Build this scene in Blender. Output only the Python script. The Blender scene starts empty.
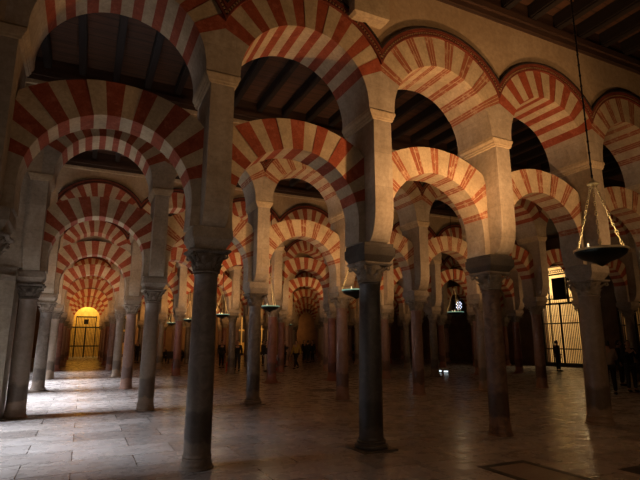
import bpy, bmesh, math, random
from mathutils import Vector, Matrix
R = random.Random(7)
pi = math.pi
D = bpy.data
COL = bpy.context.scene.collection
AX, AY, U, V = 1.59, 7.37, 2.86, 6.365
YF, YB = -.60, .40           # thickness of the upper arcade wall about the column line
LF, LB = -.25, .25           # thickness of the lower arches
ZI, ZS, ZT = 3.40, 5.76, 8.44
NROW = 8
XR = 29.1
YE = AY + 8 * V
IMAX = {0: 5, 1: 8, 2: 7}
ZC = 8.74                    # underside of the planks over the inner aisles
ZR = [8.44] + [8.12] * 7    # wall tops
def imax(j): return IMAX.get(j, 9)

# ---------------------------------------------------------------- materials
def nodes(name):
    m = D.materials.new(name); m.use_nodes = True
    nt = m.node_tree; nt.nodes.clear()
    o = nt.nodes.new('ShaderNodeOutputMaterial'); b = nt.nodes.new('ShaderNodeBsdfPrincipled')
    nt.links.new(b.outputs[0], o.inputs[0])
    return m, nt, b
def rgba(c): return (c[0], c[1], c[2], 1)
def noise(nt, vec, scale, detail=4, rough=.6, dist=0):
    n = nt.nodes.new('ShaderNodeTexNoise'); n.inputs['Scale'].default_value = scale
    n.inputs['Detail'].default_value = detail; n.inputs['Roughness'].default_value = rough
    n.inputs['Distortion'].default_value = dist
    nt.links.new(vec, n.inputs['Vector']); return n
def ramp(nt, fac, stops):
    r = nt.nodes.new('ShaderNodeValToRGB'); e = r.color_ramp.elements
    while len(e) < len(stops): e.new(.5)
    for k, (p, c) in enumerate(stops):
        e[k].position = p; e[k].color = rgba(c) if len(c) == 3 else c
    nt.links.new(fac, r.inputs[0]); return r
def mix(nt, fac, a, b, mode='MIX'):
    n = nt.nodes.new('ShaderNodeMix'); n.data_type = 'RGBA'; n.blend_type = mode
    for v, s in ((fac, 0), (a, 6), (b, 7)):
        if isinstance(v, (int, float)): n.inputs[s].default_value = v
        elif isinstance(v, tuple): n.inputs[s].default_value = rgba(v)
        else: nt.links.new(v, n.inputs[s])
    return n.outputs[2]
def stone(name, c1, c2, scale=2.0, rough=.85, bump=.25, bscale=30, joints=None, wear=None, spec=.3, metal=0, streak=None):
    m, nt, b = nodes(name)
    g = nt.nodes.new('ShaderNodeNewGeometry'); pos = g.outputs['Position']
    n = noise(nt, pos, scale, 5, .62, .4)
    col = ramp(nt, n.outputs[0], [(.32, c2), (.68, c1)]).outputs[0]
    n2 = noise(nt, pos, scale * 9, 4, .7)
    col = mix(nt, .55, col, ramp(nt, n2.outputs[0], [(.3, (.50, .47, .44)), (.62, (1, 1, 1))]).outputs[0], 'MULTIPLY')
    if streak:
        mp = nt.nodes.new('ShaderNodeMapping'); mp.inputs['Scale'].default_value = (1, 1, .25)
        nt.links.new(pos, mp.inputs[0])
        n3 = noise(nt, mp.outputs[0], 4.0, 5, .7)
        col = mix(nt, ramp(nt, n3.outputs[0], [(.5, (0, 0, 0)), (.72, (.6, .6, .6))]).outputs[0], col, streak)
    if wear:                                            # worn, patchy layer
        n4 = noise(nt, pos, 7, 6, .75)
        col = mix(nt, ramp(nt, n4.outputs[0], [(.52, (0, 0, 0)), (.66, (1, 1, 1))]).outputs[0], col, wear)
    if joints:                                          # ashlar courses
        bw, bh, depth = joints
        sx = nt.nodes.new('ShaderNodeSeparateXYZ'); nt.links.new(pos, sx.inputs[0])
        ad = nt.nodes.new('ShaderNodeMath'); nt.links.new(sx.outputs[0], ad.inputs[0]); nt.links.new(sx.outputs[1], ad.inputs[1])
        cb = nt.nodes.new('ShaderNodeCombineXYZ'); nt.links.new(ad.outputs[0], cb.inputs[0]); nt.links.new(sx.outputs[2], cb.inputs[1])
        br = nt.nodes.new('ShaderNodeTexBrick'); nt.links.new(cb.outputs[0], br.inputs[0])
        br.inputs['Scale'].default_value = 1; br.inputs['Mortar Size'].default_value = .006
        br.inputs['Mortar Smooth'].default_value = .4
        br.inputs['Brick Width'].default_value = bw; br.inputs['Row Height'].default_value = bh
        br.inputs['Color1'].default_value = (1, 1, 1, 1); br.inputs['Color2'].default_value = (.84, .84, .84, 1)
        br.inputs['Mortar'].default_value = (depth, depth, depth, 1)
        col = mix(nt, .8, col, br.outputs[0], 'MULTIPLY')
    nt.links.new(col, b.inputs['Base Color'])
    b.inputs['Roughness'].default_value = rough; b.inputs['Specular IOR Level'].default_value = spec
    b.inputs['Metallic'].default_value = metal
    if bump:
        nb = noise(nt, pos, bscale, 5, .65)
        bp = nt.nodes.new('ShaderNodeBump'); bp.inputs['Strength'].default_value = bump; bp.inputs['Distance'].default_value = .02
        nt.links.new(nb.outputs[0], bp.inputs['Height']); nt.links.new(bp.outputs[0], b.inputs['Normal'])
    return m
def plain(name, c, rough=.6, metal=0, emit=None, strength=0, alpha=None):
    m, nt, b = nodes(name)
    g = nt.nodes.new('ShaderNodeNewGeometry')
    n = noise(nt, g.outputs['Position'], 14, 3)
    col = mix(nt, .35, tuple(c), ramp(nt, n.outputs[0], [(.3, (.6, .6, .6)), (.7, (1, 1, 1))]).outputs[0], 'MULTIPLY')
    nt.links.new(col, b.inputs['Base Color'])
    b.inputs['Roughness'].default_value = rough; b.inputs['Metallic'].default_value = metal
    if emit:
        b.inputs['Emission Color'].default_value = rgba(emit); b.inputs['Emission Strength'].default_value = strength
    return m

M = {}
CREAM, CREAM2 = (.62, .49, .31), (.43, .33, .20)
RED, RED2 = (.37, .085, .036), (.25, .052, .022)
M['cream'] = stone('cream_limestone', CREAM, CREAM2, 2.2, streak=(.40, .30, .19))
M['red'] = stone('red_brick_paint', RED, RED2, 4, wear=(.38, .11, .06))
M['fred'] = stone('faded_red_brick', (.37, .13, .06), (.28, .085, .04), 6, wear=(.52, .34, .20))
M['pier'] = stone('pier_stone', (.50, .42, .31), (.36, .29, .20), 1.6, joints=(.9, .62, .74), streak=(.28, .22, .15))
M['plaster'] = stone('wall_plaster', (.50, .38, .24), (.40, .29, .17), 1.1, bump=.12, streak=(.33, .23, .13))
M['mould'] = stone('hood_red', (.20, .045, .022), (.12, .028, .014), 5)
M['mdark'] = stone('hood_dark', (.035, .022, .016), (.02, .013, .01), 5)
M['bead'] = stone('hood_bead', (.34, .20, .10), (.24, .13, .06), 5)
M['impost'] = stone('impost_stone', (.40, .34, .26), (.27, .22, .16), 3, bump=.4)
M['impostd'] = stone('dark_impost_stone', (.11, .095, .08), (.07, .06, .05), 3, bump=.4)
M['cap'] = stone('capital_marble', (.38, .32, .25), (.22, .18, .13), 6, bump=.5)
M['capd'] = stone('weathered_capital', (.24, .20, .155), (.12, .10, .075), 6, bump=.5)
def shaft_mat(name, c1, c2, vein, rough=.42):
    m, nt, b = nodes(name)
    g = nt.nodes.new('ShaderNodeNewGeometry'); pos = g.outputs['Position']
    n = noise(nt, pos, 5, 8, .7, 1.2)
    col = ramp(nt, n.outputs[0], [(.3, c2), (.55, c1), (.75, vein)]).outputs[0]
    sx = nt.nodes.new('ShaderNodeSeparateXYZ'); nt.links.new(pos, sx.inputs[0])
    nz = noise(nt, pos, 3.5, 4, .6)
    ad = nt.nodes.new('ShaderNodeMath'); ad.operation = 'MULTIPLY_ADD'
    nt.links.new(nz.outputs[0], ad.inputs[0]); ad.inputs[1].default_value = .35; nt.links.new(sx.outputs[2], ad.inputs[2])
    # greasy band left by hands, with a cleaned foot below it
    k = ramp(nt, ad.outputs[0], [(0, (1, .93, .86)), (.50, (1, .93, .86)), (.56, (.42, .40, .38)), (.92, (.42, .40, .38)), (1.0, (.8, .8, .8))])
    col = mix(nt, 1, col, k.outputs[0], 'MULTIPLY')
    nt.links.new(col, b.inputs['Base Color']); b.inputs['Roughness'].default_value = rough
    nb = noise(nt, pos, 22, 5, .7); bp = nt.nodes.new('ShaderNodeBump'); bp.inputs['Strength'].default_value = .15
    bp.inputs['Distance'].default_value = .02
    nt.links.new(nb.outputs[0], bp.inputs['Height']); nt.links.new(bp.outputs[0], b.inputs['Normal'])
    return m
SH = {'grey': shaft_mat('grey_marble', (.25, .20, .155), (.13, .105, .08), (.36, .30, .24)),
      'black': shaft_mat('blue_black_marble', (.10, .088, .075), (.055, .048, .04), (.18, .16, .13)),
      'spotted': shaft_mat('spotted_brown_marble', (.27, .16, .10), (.09, .06, .045), (.40, .28, .19)),
      'pink': shaft_mat('pink_marble', (.40, .24, .18), (.30, .17, .12), (.48, .32, .25)),
      'buff': shaft_mat('buff_marble', (.40, .31, .23), (.30, .23, .16), (.50, .40, .31)),
      'red': shaft_mat('red_marble', (.33, .13, .085), (.22, .085, .055), (.42, .22, .16))}
SHN = {'grey': 'weathered grey marble', 'black': 'blue-black marble', 'spotted': 'mottled brown marble',
       'pink': 'pinkish marble', 'buff': 'buff stone', 'red': 'dull red marble'}
# wood
def wood(name, c1, c2, axis):
    m, nt, b = nodes(name)
    g = nt.nodes.new('ShaderNodeNewGeometry')
    mp = nt.nodes.new('ShaderNodeMapping'); s = [9, 9, 9]; s[axis] = .8
    mp.inputs['Scale'].default_value = s; nt.links.new(g.outputs['Position'], mp.inputs[0])
    n = noise(nt, mp.outputs[0], 1.2, 6, .65, .6)
    col = ramp(nt, n.outputs[0], [(.3, c2), (.7, c1)]).outputs[0]
    sx = nt.nodes.new('ShaderNodeSeparateXYZ'); nt.links.new(g.outputs['Position'], sx.inputs[0])
    fr = nt.nodes.new('ShaderNodeMath'); fr.operation = 'PINGPONG'; fr.inputs[1].default_value = .14
    nt.links.new(sx.outputs[1 if axis == 0 else 0], fr.inputs[0])
    j = ramp(nt, fr.outputs[0], [(0, (.25, .25, .25)), (.02, (1, 1, 1))])
    if axis == 0: col = mix(nt, 1, col, j.outputs[0], 'MULTIPLY')
    nt.links.new(col, b.inputs['Base Color']); b.inputs['Roughness'].default_value = .7
    bp = nt.nodes.new('ShaderNodeBump'); bp.inputs['Strength'].default_value = .3; bp.inputs['Distance'].default_value = .02
    nt.links.new(n.outputs[0], bp.inputs['Height']); nt.links.new(bp.outputs[0], b.inputs['Normal'])
    return m
M['plank'] = wood('ceiling_plank', (.12, .052, .024), (.045, .020, .010), 0)
M['beam'] = wood('beam_wood', (.016, .009, .006), (.008, .005, .004), 1)
M['plate'] = wood('plate_wood', (.07, .032, .016), (.03, .015, .008), 0)
# floor
def floor_mat():
    m, nt, b = nodes('marble_floor')
    g = nt.nodes.new('ShaderNodeNewGeometry'); pos = g.outputs['Position']
    br = nt.nodes.new('ShaderNodeTexBrick'); nt.links.new(pos, br.inputs[0])
    br.offset = .43; br.inputs['Scale'].default_value = 1
    br.inputs['Brick Width'].default_value = 1.5; br.inputs['Row Height'].default_value = .78
    br.inputs['Mortar Size'].default_value = .009; br.inputs['Mortar Smooth'].default_value = .2
    br.inputs['Color1'].default_value = (.60, .56, .51, 1); br.inputs['Color2'].default_value = (.37, .335, .30, 1)
    br.inputs['Mortar'].default_value = (.09, .075, .06, 1)
    mp = nt.nodes.new('ShaderNodeMapping'); mp.inputs['Rotation'].default_value = (0, 0, .5); mp.inputs['Scale'].default_value = (.7, 2.6, 1)
    nt.links.new(pos, mp.inputs[0])
    n = noise(nt, mp.outputs[0], 1.6, 8, .62, 1.8)
    col = mix(nt, .7, br.outputs[0], ramp(nt, n.outputs[0], [(.36, (.62, .60, .60)), (.47, (1, 1, 1)), (.56, (.78, .76, .76)), (.64, (1, .98, .95))]).outputs[0], 'MULTIPLY')
    n2 = noise(nt, pos, .7, 4, .6)
    col = mix(nt, .5, col, ramp(nt, n2.outputs[0], [(.35, (.70, .62, .55)), (.65, (1, 1, 1))]).outputs[0], 'MULTIPLY')
    nt.links.new(col, b.inputs['Base Color'])
    n3 = noise(nt, pos, 3, 5, .6)
    rr = ramp(nt, n3.outputs[0], [(.3, (.20,) * 3), (.7, (.36,) * 3)]); nt.links.new(rr.outputs[0], b.inputs['Roughness'])
    bp = nt.nodes.new('ShaderNodeBump'); bp.inputs['Strength'].default_value = .15; bp.inputs['Distance'].default_value = .006
    n4 = noise(nt, pos, 1.1, 2, .4)
    h = nt.nodes.new('ShaderNodeMath'); h.operation = 'MULTIPLY_ADD'; nt.links.new(n4.outputs[0], h.inputs[0]); h.inputs[1].default_value = 1.5
    nt.links.new(br.outputs[1], h.inputs[2])
    nt.links.new(h.outputs[0], bp.inputs['Height']); nt.links.new(bp.outputs[0], b.inputs['Normal'])
    return m
M['floor'] = floor_mat()
M['slab'] = stone('dark_slate_inlay', (.035, .032, .03), (.02, .018, .016), 4, rough=.4)
M['slabc'] = stone('grave_slab_marble', (.34, .27, .21), (.26, .20, .15), 3, rough=.35)
M['iron'] = plain('wrought_iron', (.02, .018, .015), .5, .6)
M['bronze'] = plain('dark_bronze', (.022, .028, .022), .35, .7)
M['brass'] = plain('polished_brass', (.92, .74, .40), .35, .2)
M['gold'] = stone('gilded_wall', (.62, .42, .13), (.42, .26, .07), 3, rough=.6)
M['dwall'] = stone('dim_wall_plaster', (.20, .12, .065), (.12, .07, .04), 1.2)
M['chapel'] = stone('chapel_plaster', (.75, .62, .40), (.62, .48, .28), 2)
M['black'] = plain('black_cloth', (.012, .011, .011), .85)
M['navy'] = plain('dark_blue_cloth', (.02, .022, .03), .85)
M['jean'] = plain('dark_denim', (.025, .028, .04), .85)
M['check'] = plain('pale_checked_cotton', (.32, .25, .19), .85)
M['yellow'] = plain('yellow_cloth', (.40, .26, .04), .8)
M['white'] = plain('white_cotton', (.55, .52, .48), .8)
M['skin'] = plain('skin', (.42, .25, .17), .6)
M['hair'] = plain('dark_hair', (.02, .014, .01), .6)
M['redp'] = plain('red_enamel', (.6, .03, .02), .35)
M['glassday'] = plain('daylit_glass', (.5, .5, .6), .4, 0, (.72, .78, 1.0), 1.7)
M['glassrim'] = plain('lit_green_glass', (.3, .5, .4), .25, 0, (.45, .85, .62), .28)
M['flame'] = plain('lit_wick', (.9, .8, .5), .4, 0, (1, .75, .4), 1.2)
M['lamp_lens'] = plain('lamp_lens', (.8, .85, .9), .3, 0, (.8, .95, 1.0), 1.6)
M['painting'] = stone('dark_oil_painting', (.03, .02, .015), (.012, .009, .008), 3, rough=.4)
M['wframe'] = plain('dark_gilt_frame', (.10, .06, .02), .5, .4)

# ---------------------------------------------------------------- mesh builder
class MB:
    def __init__(s): s.v, s.f, s.m, s.s = [], [], [], []
    def face(s, pts, m=0, smooth=False):
        n = len(s.v); s.v += [tuple(p) for p in pts]; s.f.append(tuple(range(n, n + len(pts)))); s.m.append(m); s.s.append(smooth)
    def grid(s, rows, m=0, smooth=True, closed=False):
        n = len(s.v); w = len(rows[0])
        for r in rows: s.v += [tuple(p) for p in r]
        for a in range(len(rows) - 1):
            for b in range(w if closed else w - 1):
                c = (b + 1) % w
                s.f.append((n + a * w + b, n + a * w + c, n + (a + 1) * w + c, n + (a + 1) * w + b)); s.m.append(m); s.s.append(smooth)
    def box(s, x0, x1, y0, y1, z0, z1, m=0):
        P = [(x, y, z) for z in (z0, z1) for y in (y0, y1) for x in (x0, x1)]
        n = len(s.v); s.v += P
        for q in ((0, 2, 3, 1), (4, 5, 7, 6), (0, 1, 5, 4), (2, 6, 7, 3), (0, 4, 6, 2), (1, 3, 7, 5)):
            s.f.append(tuple(n + k for k in q)); s.m.append(m); s.s.append(False)
    def lathe(s, prof, seg=24, m=0, cx=0, cy=0, caps=True, smooth=True):
        rows = [[(cx + r * math.cos(2 * pi * k / seg), cy + r * math.sin(2 * pi * k / seg), z) for k in range(seg)] for r, z in prof]
        s.grid(rows, m, smooth, True)
        if caps:
            if prof[0][0] > 1e-4: s.face(rows[0][::-1], m)
            if prof[-1][0] > 1e-4: s.face(rows[-1], m)
    def rect_stack(s, prof, m=0):     # (half x, y0, y1, z)
        rows = [[(-h, a, z), (h, a, z), (h, b, z), (-h, b, z)] for h, a, b, z in prof]
        s.grid(rows, m, False, True); s.face(rows[0][::-1], m); s.face(rows[-1], m)
    def tube(s, pts, r, seg=8, m=0):
        pts = [Vector(p) for p in pts]; rows = []
        for k, p in enumerate(pts):
            t = (pts[min(k + 1, len(pts) - 1)] - pts[max(k - 1, 0)]).normalized()
            a = t.cross(Vector((0, 0, 1)));
            if a.length < 1e-3: a = t.cross(Vector((1, 0, 0)))
            a.normalize(); b = t.cross(a); rr = r[k] if isinstance(r, (list, tuple)) else r
            rows.append([p + (a * math.cos(2 * pi * q / seg) + b * math.sin(2 * pi * q / seg)) * rr for q in range(seg)])
        s.grid(rows, m, True, True); s.face(rows[0], m); s.face(rows[-1][::-1], m)
    def mesh(s, name, mats):
        me = D.meshes.new(name); me.from_pydata(s.v, [], s.f)
        for q in mats: me.materials.append(q)
        me.polygons.foreach_set('material_index', s.m); me.polygons.foreach_set('use_smooth', s.s)
        bm = bmesh.new(); bm.from_mesh(me); bmesh.ops.remove_doubles(bm, verts=bm.verts, dist=1e-5)
        bmesh.ops.recalc_face_normals(bm, faces=bm.faces); bm.to_mesh(me); bm.free()
        return me
def obj(name, me, parent=None, loc=(0, 0, 0), rz=0, scale=None):
    o = D.objects.new(name, me); COL.objects.link(o); o.location = loc; o.rotation_euler = (0, 0, rz)
    if scale: o.scale = scale
    if parent: o.parent = parent
    return o
def tag(o, label, cat, group=None, kind='thing'):
    o['label'] = label; o['category'] = cat; o['kind'] = kind
    if group: o['group'] = group
    return o
def empty(name, loc, rz=0):
    o = D.objects.new(name, None); COL.objects.link(o); o.location = loc; o.rotation_euler = (0, 0, rz); o.empty_display_size = .2
    return o
def struct(name, me, label=None, loc=(0, 0, 0)):
    o = obj(name, me, None, loc); o['kind'] = 'structure'
    if label: o['label'] = label; o['category'] = name.split('_')[0]
    return o

# ---------------------------------------------------------------- arches
def lower_pts(th, inner=True, zc=3.78, r=1.12, lim=1.25):
    c, s_ = math.cos(th), math.sin(th)
    if inner: return (r * c, zc + r * s_)
    Ro, zo = 2.13, 3.29                                  # flatter back of the arch
    dz = zc - zo; b = dz * s_; t = -b + math.sqrt(b * b + Ro * Ro - dz * dz)
    if abs(t * c) > lim: t = lim / abs(c)
    return (t * c, zc + t * s_)
def upper_pts(th, inner=True, zc=5.80, r=1.165, lim=U / 2, Ro=1.70, zo=6.01):
    c, s_ = math.cos(th), math.sin(th)
    if inner: return (r * c, zc + r * s_)
    dz = zc - zo; b = dz * s_; t = -b + math.sqrt(b * b + Ro * Ro - dz * dz)
    if abs(t * c) > lim: t = lim / abs(c)
    return (t * c, zc + t * s_)
def block(mb, fn, t0, t1, y0, y1, m, sub=2, smooth=False):
    ts = [t0 + (t1 - t0) * k / sub for k in range(sub + 1)]
    I = [fn(t, True) for t in ts]; O = [fn(t, False) for t in ts]
    for k in range(sub):
        a, b, c, d = I[k], I[k + 1], O[k + 1], O[k]
        for y in (y0, y1): mb.face([(a[0], y, a[1]), (b[0], y, b[1]), (c[0], y, c[1]), (d[0], y, d[1])], m)
        mb.face([(a[0], y0, a[1]), (b[0], y0, b[1]), (b[0], y1, b[1]), (a[0], y1, a[1])], m)
        mb.face([(d[0], y0, d[1]), (c[0], y0, c[1]), (c[0], y1, c[1]), (d[0], y1, d[1])], m)
def sectors(mb, fn, a0, a1, n, style, y0, y1, seed):
    r = random.Random(seed); ws = []
    for k in range(n):
        red = k % 2 == 0
        w = (1.0 if style == 'solid' else .82) if red else (1.0 if style == 'solid' else 1.2)
        ws.append((red, w * r.uniform(.88, 1.12)))
    tot = sum(w for _, w in ws); t = a0
    for red, w in ws:
        dt = (a1 - a0) * w / tot
        j0 = r.uniform(-.006, .006)
        if red and style == 'brick':
            parts = [(.29, 1), (.06, 0), (.30, 1), (.06, 0), (.29, 1)] if r.random() < .6 else [(.46, 1), (.07, 0), (.47, 1)]
            for f, m in parts:
                block(mb, fn, t, t + dt * f, y0 + j0, y1 - j0, 2 if m else 0, 1); t += dt * f
        else:
            block(mb, fn, t, t + dt, y0 + j0, y1 - j0, (1 if style == 'solid' else 2) if red else 0, 2); t += dt
MATS = [M['cream'], M['red'], M['fred'], M['pier']]
def lower_mesh(style, seed):
    mb = MB(); a0 = math.radians(17)
    sectors(mb, lower_pts, a0, pi - a0, 17, style, LF, LB, seed)
    # plain legs of the horseshoe
    bot = -math.asin((3.78 - ZI) / 1.12)
    for sgn in (1, -1):
        ts = [bot + (a0 - bot) * k / 5 for k in range(6)]
        rows_i = [(sgn * 1.12 * math.cos(t if t > 0 else t * .45), 3.78 + 1.12 * math.sin(t)) for t in ts]
        ztop = lower_pts(a0, False)[1]
        rows_o = [(sgn * 1.25, z if k < 5 else ztop) for k, (x, z) in enumerate(rows_i)]
        for k in range(5):
            a, b, c, d = rows_i[k], rows_i[k + 1], rows_o[k + 1], rows_o[k]
            for y in (LF, LB): mb.face([(a[0], y, a[1]), (b[0], y, b[1]), (c[0], y, c[1]), (d[0], y, d[1])], 3)
            mb.face([(a[0], LF, a[1]), (b[0], LF, b[1]), (b[0], LB, b[1]), (a[0], LB, a[1])], 3)
        mb.face([(rows_i[0][0], LF, ZI), (rows_o[0][0], LF, ZI), (rows_o[0][0], LB, ZI), (rows_i[0][0], LB, ZI)], 3)
    return mb.mesh('lower_arch', MATS)
def upper_mesh(style, seed):
    mb = MB(); a0 = math.radians(27)
    sectors(mb, upper_pts, a0, pi - a0, 15, style, YF, YB, seed)
    bot = math.asin((ZS - 5.80) / 1.165)
    for sgn in (1, -1):
        ts = [bot + (a0 - bot) * k / 5 for k in range(6)]
        I = [(sgn * 1.165 * math.cos(t), 5.80 + 1.165 * math.sin(t)) for t in ts]
        zt = upper_pts(a0, False)[1]
        O = [(sgn * U / 2, z if k < 5 else zt) for k, (x, z) in enumerate(I)]
        for k in range(5):
            a, b, c, d = I[k], I[k + 1], O[k + 1], O[k]
            for y in (YF, YB): mb.face([(a[0], y, a[1]), (b[0], y, b[1]), (c[0], y, c[1]), (d[0], y, d[1])], 3)
            mb.face([(a[0], YF, a[1]), (b[0], YF, b[1]), (b[0], YB, b[1]), (a[0], YB, a[1])], 3)
    return mb.mesh('upper_arch', MATS)
def hood_mesh(detail):
    mb = MB()
    def arc(r, zo, n=48):
        xm = U / 2; a = math.acos(min(1, xm / r))
        return [(r * math.cos(a + (pi - 2 * a) * k / n), zo + r * math.sin(a + (pi - 2 * a) * k / n)) for k in range(n + 1)]
    bands = [(1.735, 1.705, .075, 1), (1.705, 1.66, .055, 0), (1.66, 1.635, .04, 0), (1.635, 1.60, .03, 1), (1.60, 1.565, .045, 0)]
    n = 48
    for side, yb in ((-1, YF), (1, YB)):
        for r1, r0, d, m in bands:
            A, B = arc(r1, 6.01, n), arc(r0, 6.01, n); y = yb + side * d
            for k in range(n):
                mb.face([(A[k][0], y, A[k][1]), (A[k + 1][0], y, A[k + 1][1]), (B[k + 1][0], y, B[k + 1][1]), (B[k][0], y, B[k][1])], m)
                for C in (A, B):
                    mb.face([(C[k][0], yb, C[k][1]), (C[k + 1][0], yb, C[k + 1][1]), (C[k + 1][0], y, C[k + 1][1]), (C[k][0], y, C[k][1])], m)
        if detail:                                         # row of beads
            a = math.acos(U / 2 / 1.62) ; nb = 58
            for k in range(nb):
                t0 = a + (pi - 2 * a) * (k + .25) / nb; t1 = a + (pi - 2 * a) * (k + .75) / nb
                q = []
                for y in (yb + side * .03, yb + side * .05):
                    for (t, r) in ((t0, 1.604), (t1, 1.604), (t1, 1.631), (t0, 1.631)):
                        q.append((r * math.cos(t), y, 6.01 + r * math.sin(t)))
                mb.face(q[4:], 2)
                for e in range(4): mb.face([q[e], q[(e + 1) % 4], q[4 + (e + 1) % 4], q[4 + e]], 2)
    return mb.mesh('hood_moulding', [M['mould'], M['mdark'], M['bead']])
LOW = {'solid': [lower_mesh('solid', 3), lower_mesh('solid', 5)], 'brick': [lower_mesh('brick', 11), lower_mesh('brick', 14)]}
UPP = {'solid': [upper_mesh('solid', 21), upper_mesh('solid', 24)], 'brick': [upper_mesh('brick', 31), upper_mesh('brick', 34)]}
HOOD = [hood_mesh(False), hood_mesh(True)]

# ---------------------------------------------------------------- columns
def capital_mesh(mat):
    mb = MB()
    z0, z1 = 2.74, 3.08; h = z1 - z0
    mb.lathe([(.185, z0), (.205, z0 + .012), (.205, z0 + .03), (.185, z0 + .042), (.18, z0 + .1), (.19, z0 + .18), (.225, z0 + .26), (.25, z0 + .285)], 24)
    def leaf(ang, zb, ht, w, r0, out):
        rows = []
        for k in range(6):
            t = k / 5
            ww = w * (1 - .15 * t) * (1 if k < 4 else (.75 if k == 4 else .35))
            r = r0 + .012 + out * (t ** 2.2) + (.0 if k < 5 else .012)
            z = zb + ht * (t if k < 5 else .90)
            row = []
            for q in range(5):
                s_ = (q - 2) / 2; a = ang + s_ * ww / r
                rr = r - .016 * s_ * s_ + (.012 if q == 2 else 0) + (.008 if q in (0, 4) and k % 2 else 0)
                row.append((rr * math.cos(a), rr * math.sin(a), z))
            rows.append(row)
        mb.grid(rows, 0, True)
        mb.grid([[(x * .93, y * .93, z) for x, y, z in r] for r in rows[::-1]], 0, True)
    for k in range(8): leaf(k * pi / 4, z0 + .04, .115, .068, .185, .06)
    for k in range(8): leaf((k + .5) * pi / 4, z0 + .07, .185, .062, .185, .085)
    for k in range(4):                                       # corner scrolls
        a = pi / 4 + k * pi / 2; pts = []; rr = []
        for q in range(15):
            t = q / 14
            if t < .5: u = t * 2; pts.append(((.20 + .13 * u), z0 + .17 + .12 * u)); rr.append(.022)
            else:
                u = (t - .5) * 2 * 2 * pi * .9; rad = .045 * (1 - (t - .5) * 1.4)
                pts.append((.325 + rad * math.sin(u), z0 + .245 + rad * math.cos(u))); rr.append(.018)
        mb.tube([(p[0] * math.cos(a), p[0] * math.sin(a), p[1]) for p in pts], rr, 6)
    # hollow-sided abacus
    pts = []
    for k in range(4):
        a = pi / 4 + k * pi / 2
        for t in (-.10, .10): pts.append((.40 * math.cos(a + t), .40 * math.sin(a + t)))
        for q in (1, 2, 3):
            t = q / 4; b = a + .1 + (pi / 2 - .2) * t; r = .40 - .115 * math.sin(pi * t)
            r2 = r; pts.append((r2 * math.cos(b), r2 * math.sin(b)))
    rows = [[(x * s_, y * s_, z) for x, y in pts] for s_, z in ((.88, z1 - .055), (.97, z1 - .035), (1, z1 - .03), (1, z1))]
    mb.grid(rows, 0, False, True); mb.face(rows[0][::-1]); mb.face(rows[-1])
    return mb.mesh('capital', [mat])
CAP = {'l': capital_mesh(M['cap']), 'd': capital_mesh(M['capd'])}
def shaft_mesh(mat, far=False):
    mb = MB(); n = 8
    prof = [(.200, .14), (.203, .17), (.192, .19)] + [(.192 - .022 * (k / n) ** 1.6, .2 + 2.49 * k / n) for k in range(n + 1)] + [(.182, 2.70), (.186, 2.72), (.178, 2.74)]
    mb.lathe(prof, 28); return mb.mesh('shaft', [mat])
SHM = {k: shaft_mesh(m) for k, m in SH.items()}
def base_mesh(mat, kind):
    mb = MB()
    if kind == 'plinth':
        mb.rect_stack([(.30, -.30, .30, 0), (.30, -.30, .30, .022), (.29, -.29, .29, .03)])
        mb.lathe([(.255, .03), (.262, .045), (.262, .075), (.25, .09), (.225, .097), (.222, .115), (.232, .128), (.228, .145), (.20, .15)], 28)
    else:
        mb.lathe([(.236, 0), (.240, .008), (.236, .02), (.212, .024), (.210, .035), (.216, .05), (.216, .07), (.206, .09), (.203, .12), (.206, .135), (.201, .145)], 28)
    return mb.mesh('base', [mat])
BASE = {(k, t): base_mesh(SH[k], t) for k in ('grey', 'black', 'spotted', 'pink', 'buff', 'red') for t in ('plinth', 'ring')}
def impost_mesh(mat, w=.30, d0=-.35, d1=.33, chamfer=False):
    mb = MB()
    if chamfer: pr = [(.25, -.27, .27, 3.08), (w, d0, d1, 3.19), (w, d0, d1, 3.33), (w - .02, d0 + .02, d1 - .02, 3.34), (w - .02, d0 + .02, d1 - .02, ZI)]
    else: pr = [(.22, -.25, .25, 3.08), (.235, -.27, .27, 3.11), (.25, -.29, .28, 3.15), (.26, -.30, .29, 3.155), (.275, -.33, .31, 3.20), (w, d0, d1, 3.23), (w, d0, d1, 3.36), (w - .012, d0 + .012, d1 - .012, 3.365), (w - .012, d0 + .012, d1 - .012, ZI)]
    mb.rect_stack(pr); return mb.mesh('impost_block', [mat])
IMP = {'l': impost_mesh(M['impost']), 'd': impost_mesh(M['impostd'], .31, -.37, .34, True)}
def pier_mesh(rolls=False):
    mb = MB(); pr = []
    for k in range(9):                                       # the deep pier swells out over the impost
        t = k / 8; e = math.sin(t * pi / 2)
        pr.append((.182, -.34 + (YF + .34) * e, .32 + (YB - .32) * e, ZI + .002 + .62 * (1 - math.cos(t * pi / 2)) * 1.0))
    pr.append((.180, YF, YB, 5.56))
    mb.rect_stack(pr)
    if rolls:
        for q in range(4):
            y = -.36 - .075 * q; z = ZI + .10 + .13 * q; rows = []
            for x in (-.15, .15): rows.append([(x, y + .062 * math.cos(2 * pi * e / 14), z + .062 * math.sin(2 * pi * e / 14)) for e in range(14)])
            mb.grid(rows, 0, True, True); mb.face(rows[0]); mb.face(rows[1][::-1])
    return mb.mesh('pier_body', [M['pier']])
def corbel_mesh():
    mb = MB()
    mb.rect_stack([(.181, YF - .001, YB + .001, 5.56), (.215, YF - .012, YB + .012, 5.575), (.215, YF - .012, YB + .012, 5.60), (.235, YF - .02, YB + .02, 5.62),
                   (.235, YF - .02, YB + .02, 5.65), (.255, YF - .022, YB + .022, 5.675), (.266, YF - .025, YB + .025, 5.70), (.266, YF - .025, YB + .025, 5.735), (.268, YF, YB, ZS)])
    return mb.mesh('corbel', [M['cream']])
PIER, CORB, PROLL = pier_mesh(), corbel_mesh(), pier_mesh(True)
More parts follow.
